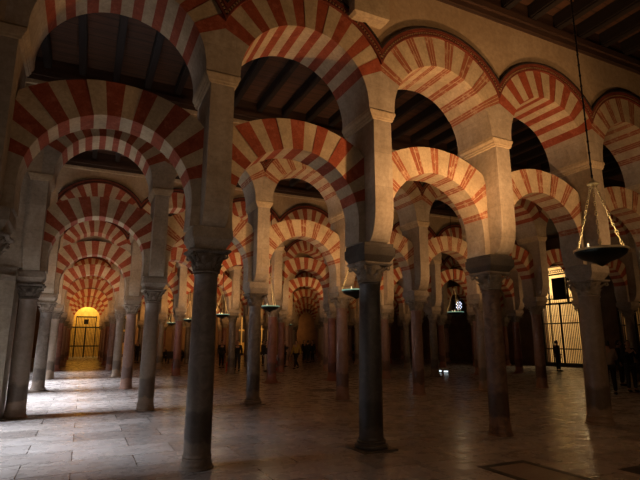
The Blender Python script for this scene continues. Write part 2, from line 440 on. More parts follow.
ORD = ['first', 'second', 'third', 'fourth', 'fifth', 'sixth', 'seventh', 'eighth', 'ninth', 'tenth', 'eleventh', 'twelfth']
ROW = ['front arcade', 'second arcade back', 'third arcade back', 'fourth arcade back', 'fifth arcade back', 'sixth arcade back', 'seventh arcade back', 'farthest arcade']
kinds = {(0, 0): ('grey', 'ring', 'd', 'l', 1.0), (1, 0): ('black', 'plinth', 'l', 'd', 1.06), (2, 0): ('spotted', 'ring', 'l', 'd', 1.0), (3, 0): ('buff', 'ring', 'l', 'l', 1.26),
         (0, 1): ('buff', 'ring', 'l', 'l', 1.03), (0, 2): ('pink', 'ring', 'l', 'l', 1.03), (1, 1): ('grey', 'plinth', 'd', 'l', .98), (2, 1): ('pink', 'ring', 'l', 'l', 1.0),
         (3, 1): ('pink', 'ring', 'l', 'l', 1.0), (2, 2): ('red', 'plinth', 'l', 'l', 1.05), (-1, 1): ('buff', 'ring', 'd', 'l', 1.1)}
special = {(0, 0): 'tall weathered grey marble column standing nearest the camera', (1, 0): 'blue-black marble column on a square plinth, second of the front arcade',
           (2, 0): 'mottled brown marble column with faded foot, right of the blue-black one', (3, 0): 'thick buff column beside the big hanging dish lamp'}
adj = ['smooth', 'slender', 'worn', 'dusty', 'plain']
for j in range(NROW):
    for i in range(-1, imax(j) + 1):
        x, y = AX + i * U, AY + j * V
        rr = random.Random(i * 31 + j * 977)
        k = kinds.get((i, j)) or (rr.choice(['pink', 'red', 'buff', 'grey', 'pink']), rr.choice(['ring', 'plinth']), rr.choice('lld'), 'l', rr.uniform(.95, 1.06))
        o = empty('column', (x, y, 0))
        rowd = ROW[j]
        tag(o, special.get((i, j), f"{SHN[k[0]]} column, {ORD[i+1]} from the left in the {rowd}"), 'column', f'columns of the {rowd}')
        lean = {(1, 0): .03, (0, 0): .01, (3, 0): .09}.get((i, j), 0)
        obj('base', BASE[(k[0], k[1])], o, scale=(k[4], k[4], 1))
        s = obj('shaft', SHM[k[0]], o, scale=(k[4], k[4], 1)); s.rotation_euler = (0, math.atan(lean / 2.7), rr.uniform(0, 6))
        s.rotation_euler = (0, math.atan(lean / 2.7), 0)
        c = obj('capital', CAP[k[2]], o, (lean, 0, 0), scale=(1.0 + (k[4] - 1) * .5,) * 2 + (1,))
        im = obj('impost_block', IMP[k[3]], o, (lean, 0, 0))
        if k[3] == 'd': im['label'] = 'dark chamfered impost block'
        # pier above
        p = empty('pier', (x, y, ZI))
        tag(p, f"stone pier above the {ORD[i+1]} column from left in the {rowd}", 'pier', f'piers of the {rowd}')
        obj('pier_body', PROLL if (i, j) == (-1, 0) else PIER, p, (0, 0, -ZI)); obj('corbel', CORB, p, (0, 0, -ZI))
for j in range(NROW):
    for i in range(-1, imax(j)):
        x, y = AX + (i + .5) * U, AY + j * V
        rr = random.Random(i * 131 + j * 77)
        if j == 0: st = 'solid' if i < 1 else 'brick'
        elif j == 1: st = 'solid' if i < 0 else ('brick' if i < 4 else 'solid')
        else: st = 'solid' if rr.random() < .75 or i < 2 else 'brick'
        d = 'brick-red and cream' if st == 'solid' else 'faded thin-brick striped'
        lo = obj('horseshoe_arch', LOW[st][rr.randint(0, 1)], None, (x, y, 0))
        tag(lo, f"lower {d} horseshoe arch, {ORD[i+1]} bay from left of the {ROW[j]}", 'arch', f'lower arches of the {ROW[j]}')
        u = empty('round_arch', (x, y, ZS))
        tag(u, f"upper {d} round arch, {ORD[i+1]} bay from left of the {ROW[j]}", 'arch', f'upper arches of the {ROW[j]}')
        ust = 'solid' if (j == 0 and i < 1) or st == 'solid' or (j, i) == (0, 2) else 'brick'
        obj('voussoir_ring', UPP[ust][rr.randint(0, 1)], u, (0, 0, -ZS))
        obj('hood_moulding', HOOD[1 if j < 2 else 0], u, (0, 0, -ZS))

# ---------------------------------------------------------------- arcade walls above the arches
def arcade_wall(j):
    mb = MB(); y0, y1 = YF, YB
    for i in range(-1, imax(j)):
        x = AX + (i + .5) * U; n = 24; r, zo = 1.70, 6.01; a = math.acos(U / 2 / r)
        A = [(x - r * math.cos(a + (pi - 2 * a) * k / n), zo + r * math.sin(a + (pi - 2 * a) * k / n)) for k in range(n + 1)]
        for k in range(n):
            for y in (y0, y1): mb.face([(A[k][0], y, A[k][1]), (A[k + 1][0], y, A[k + 1][1]), (A[k + 1][0], y, ZR[j]), (A[k][0], y, ZR[j])])
    xa, xb = AX - U, AX + imax(j) * U
    mb.face([(xa, y0, ZR[j]), (xb, y0, ZR[j]), (xb, y1, ZR[j]), (xa, y1, ZR[j])])
    for xx, xo in ((xa, xa - 1.2), (xb, xb + .6)):        # ends run on as solid wall
        if xx == xb and j > 1: continue
        mb.box(min(xx, xo), max(xx, xo), y0, y1, 5.76, ZR[j])
    return struct('wall_arcade', mb.mesh('wall_arcade', [M['plaster']]), f'bare plaster wall above the upper arches of the {ROW[j]}', (0, AY + j * V, 0))
for j in range(NROW): arcade_wall(j)

# wall fragment left of the left column of the second arcade, with its string course
mb = MB(); x0, x1 = AX - U - 2.2, AX - U - .26
mb.box(x0, x1, -.55, .42, 0, 3.10); mb.box(x0, x1 + .08, -.52, .40, 3.42, 8.12)
mb.box(x0, x1, -.60, .45, 3.10, 3.16, 1); mb.box(x0, x1, -.66, .50, 3.16, 3.22, 1); mb.box(x0, x1, -.58, .45, 3.22, 3.42, 1)
struct('wall_left_stub', mb.mesh('wall_left_stub', [M['pier'], M['impost']]), 'stone block wall with string course at the left edge', (0, AY + V, 0))

# ---------------------------------------------------------------- ceiling
mb = MB(); mb.box(-14, XR + 6, -6, AY + YB, 9.06, 9.2)
struct('ceiling', mb.mesh('ceiling', [M['plank']]), 'dark plank ceiling over the aisle nearest the camera')
mb = MB(); mb.box(-14, XR + 6, AY + YB, YE + 3, ZC, ZC + .14)
struct('ceiling', mb.mesh('ceiling', [M['plank']]), 'brown plank ceiling over the aisles behind the front arcade')
L_ = (V - 1.0) / 2
bm_ = MB(); bm_.box(-.10, .10, -L_ - .1, L_ + .1, -.30, 0); bm_.box(-.07, .07, -L_, L_, -.34, -.30)
BEAM = bm_.mesh('ceiling_beam', [M['beam']])
bm_ = MB(); bm_.box(-.085, .085, -L_ - .1, L_ + .1, -.24, 0); bm_.box(-.06, .06, -L_, L_, -.27, -.24)
BEAM2 = bm_.mesh('ceiling_beam', [M['beam']])
AIS = ['second aisle', 'third aisle', 'fourth aisle', 'fifth aisle']
for a in range(-1, 4):
    yc = AY + (a + .5) * V - .1
    xr = {-1: (2.0, 14.5), 0: (-2.2, 20), 1: (-1, 20), 2: (-1, 20), 3: (-1, 16)}[a]
    nb = 0; x = xr[0]
    while x < xr[1]:
        o = obj('ceiling_beam', BEAM if a < 0 else BEAM2, None, (x, yc, 9.06 if a < 0 else ZC))
        tag(o, f"dark ceiling beam, number {nb+1} from the left over the {'aisle nearest the camera' if a < 0 else AIS[a] + ' from the camera'}", 'beam', 'dark timber beams under the plank ceiling')
        nb += 1; x += .80
nt_ = 1
for j in range(NROW):
    y = AY + j * V; xe = AX + imax(j) * U + .6
    for s_, (ya, yb) in enumerate(((YF - .10, YF), (YB, YB + .10))):
        zt = 8.44 if (j == 0 and s_ == 0) else 8.12; zc = 9.06 if (j == 0 and s_ == 0) else ZC
        mb = MB(); mb.box(-4, xe, ya, yb, zt, zc); mb.box(-4, xe, ya - (.06 if s_ == 0 else 0), yb + (.06 if s_ else 0), zt + .12, zt + .26)
        o = struct('trim_%d' % nt_, mb.mesh('wall_plate', [M['plate']]), f'dark timber wall plate on the {"camera" if s_ == 0 else "far"} side of the {ROW[j]}', (0, y, 0)); nt_ += 1
        if not (j == 0 and s_ == 0):
            mb = MB(); mb.box(-4, xe, ya + (.02 if s_ == 0 else 0), yb - (.02 if s_ else 0), zt - .10, zt)
            struct('trim_%d' % nt_, mb.mesh('stone_ledge', [M['cream']]), f'pale ledge under the wall plate on the {"camera" if s_ == 0 else "far"} side of the {ROW[j]}', (0, y, 0)); nt_ += 1
    mb = MB(); mb.box(-4, xe, YF, YB, ZR[j], 9.06 if j == 0 else ZC)
    struct('wall_top', mb.mesh('wall_top', [M['plaster']]), None, (0, y, 0))

# ---------------------------------------------------------------- floor
mb = MB(); mb.box(-14, XR + 6, -6, YE + 3, -.1, 0)
struct('floor', mb.mesh('floor', [M['floor']]), 'worn polished marble slab floor')
def inlay(name, x0, x1, y0, y1, label, w=.11, inner=True, rz=0):
    mb = MB(); h = .004
    a, b = (x1 - x0) / 2, (y1 - y0) / 2
    for (p, q, r_, s_) in ((-a, a, b - w, b), (-a, a, -b, -b + w), (-a, -a + w, -b + w, b - w), (a - w, a, -b + w, b - w)): mb.box(p, q, r_, s_, 0, h, 0)
    mb.box(-a + w, a - w, -b + w, b - w, 0, h * .7, 1 if inner else 0)
    o = obj(name, mb.mesh(name, [M['slab'], M['slabc']]), None, ((x0 + x1) / 2, (y0 + y1) / 2, 0), rz); tag(o, label, 'floor slab')
inlay('grave_slab', 5.18, 6.08, 3.6, 5.72, 'floor slab outlined by a dark stone band, before the mottled brown column')
inlay('grave_slab', 6.85, 8.0, 3.4, 4.78, 'dark stone floor slab at the bottom right corner of the photo', .11, False)
FX, FY = 7.94, 16.48
inlay('grave_slab', FX - .5, FX + .5, FY - .4, FY + .4, 'small dark floor slab beyond the blue-black column', .1, False)

# ---------------------------------------------------------------- end walls
def wall_with_holes(name, axis, c, t, a0, a1, z1, holes, mat, label):
    """plane wall of thickness t at coordinate c, rectangular holes (a, b, z0, z1) that do not overlap along the wall"""
    mb = MB(); hs = sorted(holes); cur = a0
    def bx(p, q, za, zb):
        if q - p < 1e-4 or zb - za < 1e-4: return
        if axis == 'x': mb.box(c, c + t, p, q, za, zb)
        else: mb.box(p, q, c, c + t, za, zb)
    for (p, q, za, zb) in hs:
        bx(cur, p, 0, z1); bx(p, q, 0, za); bx(p, q, zb, z1); cur = q
    bx(cur, a1, 0, z1)
    return struct(name, mb.mesh(name, [mat]), label)
RW = [(17.2, 19.2, 0.04, 4.9), (21.7, 24.75, 0.04, 6.8), (32.7, 34.0, 4.15, 5.3), (34.95, 35.55, 8.25, 8.75), (39.95, 41.2, 4.2, 5.3)]
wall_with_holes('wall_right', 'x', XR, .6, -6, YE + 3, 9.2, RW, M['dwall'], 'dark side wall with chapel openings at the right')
XL = -6.5
LD = [(AY + a * V + .65, AY + (a + 1) * V - .75, 0.0, 5.0) for a in range(-1, 4)]
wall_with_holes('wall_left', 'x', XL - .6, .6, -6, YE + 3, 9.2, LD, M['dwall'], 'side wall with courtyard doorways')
BW = [(-1.6, 1.9, 0.0, 5.9), (36.2 - 7.6, 36.2 - 7.5, 1, 2)]
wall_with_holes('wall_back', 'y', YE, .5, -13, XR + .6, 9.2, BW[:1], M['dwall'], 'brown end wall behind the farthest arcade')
mb = MB(); mb.box(-13.6, XR + .6, -6.2, -6, 0, 9.2)
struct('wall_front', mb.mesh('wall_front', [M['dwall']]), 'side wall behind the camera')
# gilded recess behind the end of the left corridor
mb = MB(); mb.box(-3.2, 3.4, YE + 2.6, YE + 2.8, 0, 7.5); mb.box(-3.2, -3.0, YE + .5, YE + 2.6, 0, 7.5); mb.box(3.2, 3.4, YE + .5, YE + 2.6, 0, 7.5); mb.box(-3.2, 3.4, YE + .5, YE + 2.8, 7.5, 7.6)
struct('wall_recess', mb.mesh('wall_recess', [M['gold']]), 'gold lit wall closing the left corridor')
# chapels behind the right wall
def chapel(y0, y1, d, h, mat):
    mb = MB(); x = XR + .6
    mb.box(x + d, x + d + .15, y0, y1, -.05, h); mb.box(x, x + d, y0 - .15, y0, -.05, h); mb.box(x, x + d, y1, y1 + .15, -.05, h); mb.box(x, x + d + .15, y0 - .15, y1 + .15, h, h + .15)
    struct('wall_chapel', mb.mesh('wall_chapel', [mat]), None)
chapel(20.4, 26.2, 4, 8.0, M['chapel']); chapel(16.0, 20.0, 3, 6, M['chapel'])
# iron screens
def grille(name, x, ys, z1, label, dense=.13, transom=(1.1, 2.75, 4.1), arch=True):
    y0, y1 = ys; yc = (y0 + y1) / 2
    o = empty(name, (x, yc, 0)); tag(o, label, 'iron screen'); w = (y1 - y0) / 2
    mb = MB(); mb.box(-.04, .04, -w, -w + .09, .04, z1); mb.box(-.04, .04, w - .09, w, .04, z1); mb.box(-.05, .05, -w, w, .0, .28)
    mb.box(-.04, .04, -.05, .05, .28, transom[-1]); mb.box(-.04, .04, w * .52 , w * .52 + .06, .28, transom[-1])
    obj('frame', mb.mesh('frame', [M['iron']]), o)
    for t in transom:
        mb = MB(); mb.box(-.035, .035, -w + .09, w - .09, t, t + .075); obj('rail', mb.mesh('rail', [M['iron']]), o)
    mb = MB(); k = -w + dense
    while k < w - .05:
        mb.tube([(0, k, .28), (0, k, transom[-1])], .027, 6); 
        for z in (1.9, 3.4): mb.lathe([(.008, z - .05), (.038, z), (.008, z + .05)], 8, cx=0, cy=k)
        k += dense
    obj('bars', mb.mesh('bars', [M['iron']]), o)
    if arch:
        mb = MB(); zt = transom[-1] + .08
        mb.box(-.05, .05, -.62, .42, zt + .25, zt + 1.75)                    # dark heraldic panel of the crest
        for sy in (-1, 1):
            mb.box(-.05, .05, sy * .74 - .04, sy * .74 + .04, zt, zt + 2.2)
            for q in range(5):
                pts = [(0, sy * (.8 + .12 * q + .06 * math.cos(a * .6)), zt + .55 + .9 * math.exp(-q * .5) + .16 * math.sin(a * .6)) for a in range(0, 10)]
                mb.tube(pts, .034, 6)
            mb.tube([(0, sy * .78, zt + 1.9), (0, sy * .95, zt + 1.3), (0, sy * 1.2, zt + .8), (0, sy * 1.45, zt + .1)], .05, 6)
        mb.box(-.05, .05, -1.0, 1.0, zt + 1.95, zt + 2.05); mb.box(-.05, .05, -w, w, zt + .30, zt + .36); mb.box(-.05, .05, -w, w, zt - .03, zt + .05)
        for q in range(-5, 6):
            mb.tube([(0, q * .17 + .10 * math.cos(a * .7), zt + 2.22 + .10 * math.sin(a * .7)) for a in range(10)], .026, 5)
        for sy in (-1, 1):
            for q in range(7):
                for e2 in range(3):
                    cy_, cz_ = sy * (.9 + .085 * q), zt + .5 + (.28 + .05 * e2) * (7 - q) * (e2 + 1) / 4.2
                    mb.tube([(0, cy_ + .07 * math.cos(a * .7 + q), cz_ + .09 * math.sin(a * .7 + q)) for a in range(9)], .022, 5)
        k = -w + .1
        while k < w - .05:
            mb.tube([(0, k, zt + .36), (0, k + .03, zt + .50), (0, k, zt + .62)], [.02, .03, .006], 5); k += .15
        k = -w + .1
        while k < w - .1:
            mb.tube([(0, k, zt), (0, k + .06, zt + .14), (0, k + .12, zt), (0, k + .06, zt + .28), (0, k, zt + .3)], .014, 5); k += .17
        obj('crest', mb.mesh('crest', [M['iron']]), o)['label'] = 'dark crest of scrolls and square panel'
    return o
grille('iron_screen', XR + .1, (21.72, 24.73), 6.8, 'tall iron screen with crest before the brightly lit chapel', transom=(1.15, 2.85, 4.15))
grille('iron_screen', XR + .1, (17.22, 19.18), 4.9, 'narrow iron screen of the dim chapel at the right edge', transom=(1.1, 2.6, 3.9), arch=False)
g = empty('choir_screen', (.15, YE + .1, 0)); tag(g, 'dark bar screen before the gold wall ending the left corridor', 'iron screen')
mb = MB()
for xx in (-1.6, -.95, 0, .95, 1.6): mb.box(xx - .05, xx + .05, -.05, .05, 0, 3.2 if abs(xx) > 1 or xx == 0 else 4.3)
obj('post', mb.mesh('posts', [M['iron']]), g)
for z, w_ in ((3.05, 1.7), (4.15, .95), (1.1, 1.7)):
    mb = MB(); mb.box(-w_, w_, -.06, .06, z, z + .13); obj('rail', mb.mesh('rail', [M['iron']]), g)
mb = MB()
for k in range(24): xx = -1.6 + k * .14; mb.tube([(xx, 0, 0), (xx, 0, 4.15 if abs(xx) < .9 else 3.05)], .028, 5)
obj('bars', mb.mesh('bars', [M['iron']]), g)
mb = MB(); mb.box(-.22, .22, -.09, .05, 3.45, 3.95); obj('square_plaque', mb.mesh('plaque', [M['iron']]), g)

o = empty('altar', (XR + 3.2, 22.6, 0)); tag(o, 'altar with a red cloth inside the bright chapel behind the tall screen', 'altar')
mb = MB(); mb.box(-.4, .4, -1.1, 1.1, 0, 1.0); obj('table', mb.mesh('table', [M['chapel']]), o)
mb = MB(); mb.box(-.43, -.40, -1.13, 1.13, .05, 1.03); mb.box(-.43, .43, -1.13, 1.13, 1.0, 1.04); obj('cloth', mb.mesh('cloth', [M['redp']]), o)
# stained windows in the right wall
def lattice(n, y, z, w, h, label):
    o = empty('window_%d' % n, (XR + .25, y, z)); o['kind'] = 'structure'; o['label'] = label; o['category'] = 'window'
    mb = MB(); ns = 14
    mb.face([(0, w * math.cos(2 * pi * k / ns) * .5, h * .5 * math.sin(2 * pi * k / ns)) for k in range(ns)])
    mb.face([(.03, w * math.cos(2 * pi * k / ns) * .5, h * .5 * math.sin(2 * pi * k / ns)) for k in range(ns)][::-1])
    obj('glass', mb.mesh('glass', [M['glassday']]), o)
    mb = MB()
    for q in range(-2, 3):
        for s_ in (-1, 1):
            mb.tube([(-.06, q * w / 3 - s_ * w / 2, -h / 2), (-.06, q * w / 3 + s_ * w / 2, h / 2)], .035, 5)
    ring = [(-.06, w * .5 * math.cos(2 * pi * k / 20), h * .5 * math.sin(2 * pi * k / 20)) for k in range(21)]
    mb.tube(ring, .06, 6)
    obj('tracery', mb.mesh('tracery', [M['iron']]), o)
    mb = MB(); m2 = .5 * max(w, h) + .3
    for k in range(20):
        t0, t1 = 2 * pi * k / 20, 2 * pi * (k + 1) / 20
        def sq(t): c, s_ = math.cos(t), math.sin(t); f = 1 / max(abs(c), abs(s_)); return (.03, c * f * (w / 2 + .12), s_ * f * (h / 2 + .12))
        mb.face([ring[k][:1] + ring[k][1:], ring[k + 1], sq(t1), sq(t0)])
    obj('surround', mb.mesh('surround', [M['dwall']]), o)
lattice(1, 33.35, 4.72, .95, .85, 'bright blue-white lattice window seen behind a small hanging lamp')
lattice(2, 40.6, 4.75, 1.1, .95, 'bright lattice window farther along the dark side wall')
lattice(3, 35.25, 8.5, .5, .46, 'small bright window high on the dark side wall')
# slim daylight windows on the end wall
def slit(n, x, z0, z1, w, label):
    o = empty('window_%d' % n, (x, YE - .03, 0)); o['kind'] = 'structure'; o['label'] = label; o['category'] = 'window'
    mb = MB(); mb.box(-w / 2, w / 2, -.01, .02, z0, z1); obj('glass', mb.mesh('glass', [M['glassday']]), o)
    mb = MB(); mb.box(-w / 2 - .08, -w / 2, -.05, .03, z0 - .08, z1 + .08); mb.box(w / 2, w / 2 + .08, -.05, .03, z0 - .08, z1 + .08)
    mb.box(-w / 2, w / 2, -.05, .03, z1, z1 + .08); mb.box(-w / 2, w / 2, -.05, .03, z0 - .08, z0)
    obj('frame', mb.mesh('frame', [M['iron']]), o)
# altarpieces and a painting on the end wall
def retable(x, w, h, label, z0=.3):
    o = empty('altarpiece', (x, YE - .25, 0)); tag(o, label, 'altarpiece')
    mb = MB(); mb.box(-w / 2, w / 2, -.1, .2, z0, z0 + h); mb.box(-w / 2 - .1, w / 2 + .1, -.16, .2, z0 + h, z0 + h + .18); mb.box(-w / 2 - .1, w / 2 + .1, -.2, .2, z0, z0 + .9)
    obj('panel', mb.mesh('panel', [M['gold']]), o)
    for s_ in (-1, -.33, .33, 1):
        mb = MB(); mb.lathe([(.09, z0 + .9), (.07, z0 + 1.0), (.065, z0 + h - .2), (.1, z0 + h)], 10, cx=s_ * w * .45, cy=-.18); obj('colonnette', mb.mesh('colonnette', [M['brass']]), o)
    mb = MB()
    for a in (-1, 0, 1):
        for zz in (z0 + 1.2, z0 + 1.2 + (h - 1.2) / 2): mb.box(a * w * .3 - w * .1, a * w * .3 + w * .1, -.12, -.09, zz, zz + (h - 1.6) / 2)
    obj('picture_panel', mb.mesh('picture_panel', [M['painting']]), o)['label'] = 'dark inset picture panels'
def atY(px, Y):       # where a view line through the hall meets the end wall
    t = .4447 + math.atan((px - 320) / 487.3 * math.cos(.2032)); return Y * math.tan(t)
retable(atY(238, YE), 1.9, 4.3, 'gold altarpiece seen between columns left of centre')
retable(atY(262, YE), 1.3, 4.6, 'narrow gold altarpiece beside the wider one on the end wall')
retable(atY(119, YE), 1.6, 4.0, 'gold altarpiece nearest the gold lit recess')
p = empty('painting', (atY(174, YE), YE - .06, 4.3)); tag(p, 'large dark painting on the brown end wall', 'painting')
mb = MB(); mb.box(-1.7, 1.7, -.02, .04, -1.0, 1.0); obj('canvas', mb.mesh('canvas', [M['painting']]), p)
mb = MB()
for q in ((-1.85, -1.7, -1.15, 1.15), (1.7, 1.85, -1.15, 1.15), (-1.7, 1.7, 1.0, 1.15), (-1.7, 1.7, -1.15, -1.0)): mb.box(q[0], q[1], -.07, .05, q[2], q[3])
obj('picture_frame', mb.mesh('frame', [M['wframe']]), p)
slit(4, atY(360, YE), 2.6, 6.6, .22, 'slim bright window right of the centre corridor')
slit(5, atY(279, YE), 1.0, 5.2, .14, 'slim greenish window behind the pink column')

# ---------------------------------------------------------------- hanging dish lamps
def lamp(px, Y, label, X=None, zr=2.98, zz=1.0, D_=.70, ang=0, zt=None):
    x = X if X is not None else atY(px, Y)
    o = empty('hanging_lamp', (x, Y, zr)); tag(o, label, 'lamp', 'dish lamps hung in the aisles')
    r = D_ / 2; mb = MB()
    mb.lathe([(r * .98, .0), (r, -.03), (r * .93, -.075), (r * .72, -.125), (r * .38, -.165), (r * .22, -.19), (.05, -.205), (.02, -.225), (0.001, -.23)], 32)
    mb.lathe([(r * .98, .0), (r * .90, -.02), (r * .6, -.07), (.001, -.09)], 32, caps=False)
    obj('dish', mb.mesh('dish', [M['bronze']]), o)
    mb = MB(); mb.lathe([(r * .975, .0), (r * 1.03, .0), (r * 1.03, -.028), (r * .975, -.03)], 32, caps=False)
    obj('rim_glass', mb.mesh('rim_glass', [M['brass'] if Y < 6 else M['glassrim']]), o)
    top = zz
    for k in range(3):
        a = ang + k * 2 * pi / 3; mb = MB()
        L = Vector((r * math.cos(a), r * math.sin(a), .02)); T = Vector((.025 * math.cos(a), .025 * math.sin(a), top))
        n = 26
        for q in range(n):                                   # oval links
            c = L.lerp(T, (q + .5) / n); d = (T - L).normalized(); s_ = d.cross(Vector((math.sin(a + q * pi / 2), math.cos(a), 0.3 * q % 1))).normalized()
            hl = (T - L).length / n * .62; hw = .013 + (.008 if q % 6 == 0 else 0)
            mb.tube([c + d * hl * math.cos(t) + s_ * hw * math.sin(t) for t in [2 * pi * e / 8 for e in range(9)]], .0062 if Y < 6 else .0095, 4)
        obj('chain', mb.mesh('chain', [M['brass']]), o)
        mb = MB(); mb.lathe([(.012, -.03), (.012, .06), (.004, .09)], 8, cx=L.x, cy=L.y); obj('finial', mb.mesh('finial', [M['brass']]), o)
    mb = MB(); mb.lathe([(.0, top - .02), (.075, top - .01), (.08, top + .01), (.03, top + .035), (.012, top + .08), (0.001, top + .09)], 16)
    obj('boss', mb.mesh('boss', [M['brass']]), o)
    mb = MB(); zc = (zt or 9.06) - zr; pts = [(0, 0, top + .08 + (zc - top - .08) * k / 12) for k in range(13)]
    mb.tube(pts, .012, 6)
    for k in range(30): z = top + .1 + k * (zc - top - .1) / 30; mb.lathe([(.012, z), (.018, z + .02), (.012, z + .04)], 6)
    obj('hanging_rod', mb.mesh('hanging_rod', [M['iron']]), o)
    for k in range(2):
        a = ang + 1.0 + k * 2.4; mb = MB(); mb.lathe([(.02, -.03), (.02, .03), (.006, .035), (.012, .055), (.001, .08)], 8, cx=r * .6 * math.cos(a), cy=r * .6 * math.sin(a))
        obj('wick_glass', mb.mesh('wick_glass', [M['flame']]), o)
    light('POINT', (x, Y, zr + .12), None, 9 if Y < 6 else 7, (1, .68, .35), .03)
    return o
def light(kind, loc, target, energy, color, size=.3, spot=None, blend=.6, size_y=None):
    l = D.lights.new('light', kind); l.energy = energy; l.color = color
    if kind == 'AREA': l.size = size
    if kind == 'AREA' and size_y: l.shape = 'RECTANGLE'; l.size_y = size_y
    if kind in ('SPOT', 'POINT'): l.shadow_soft_size = size
    if kind == 'SPOT': l.spot_size = spot; l.spot_blend = blend
    o = D.objects.new('light', l); COL.objects.link(o); o.location = loc
    if target is not None: o.rotation_euler = (Vector(target) - Vector(loc)).to_track_quat('-Z', 'Y').to_euler()
    return o
lamp(600, 4.2, 'large bronze dish lamp hanging nearest, before the thick buff column', X=6.185, zr=2.95, zz=.92, ang=-.4447, D_=.645)
YA = [AY + (a + .5) * V for a in range(8)]
lamp(357, YA[0], 'bronze dish lamp half hidden behind the blue-black column', ang=2.6)
lamp(269, YA[1], 'small green-rimmed dish lamp right of the grey column of the second arcade', ang=2.9)
lamp(457, YA[1], 'small dish lamp in front of the bright lattice window', ang=.5)
lamp(221, YA[2], 'small green-rimmed dish lamp right of the nearest column', ang=.4)
lamp(188, YA[3], 'tiny dish lamp showing at the left side of the nearest column', ang=.9)
lamp(171, YA[4], 'tiny far dish lamp in front of the large dark painting', ang=.2)
lamp(287, YA[4], 'tiny far dish lamp at the left of the centre corridor', ang=.2)

# ---------------------------------------------------------------- people
def skin_mesh(name, joints, edges, radii, mat, sub=2, root=0):
    me = D.meshes.new(name); me.from_pydata(joints, edges, []); me.update()
    o = D.objects.new('tmp', me); COL.objects.link(o)
    bpy.context.view_layer.objects.active = o
    md = o.modifiers.new('s', 'SKIN'); 
    sv = me.skin_vertices[0].data if me.skin_vertices else None
    if sv is None:
        bm = bmesh.new(); bm.from_mesh(me); bm.verts.layers.skin.verify(); bm.to_mesh(me); bm.free(); sv = me.skin_vertices[0].data
    for k, r in enumerate(radii):
        sv[k].radius = r if isinstance(r, tuple) else (r, r)
        sv[k].use_root = (k == root)
    md.use_smooth_shade = True
    ms = o.modifiers.new('u', 'SUBSURF'); ms.levels = sub; ms.render_levels = sub
    dg = bpy.context.evaluated_depsgraph_get(); dg.update()
    out = D.meshes.new_from_object(o.evaluated_get(dg)); out.name = name
    D.objects.remove(o)
    out.materials.clear(); out.materials.append(mat)
    for p in out.polygons: p.use_smooth = True
    return out
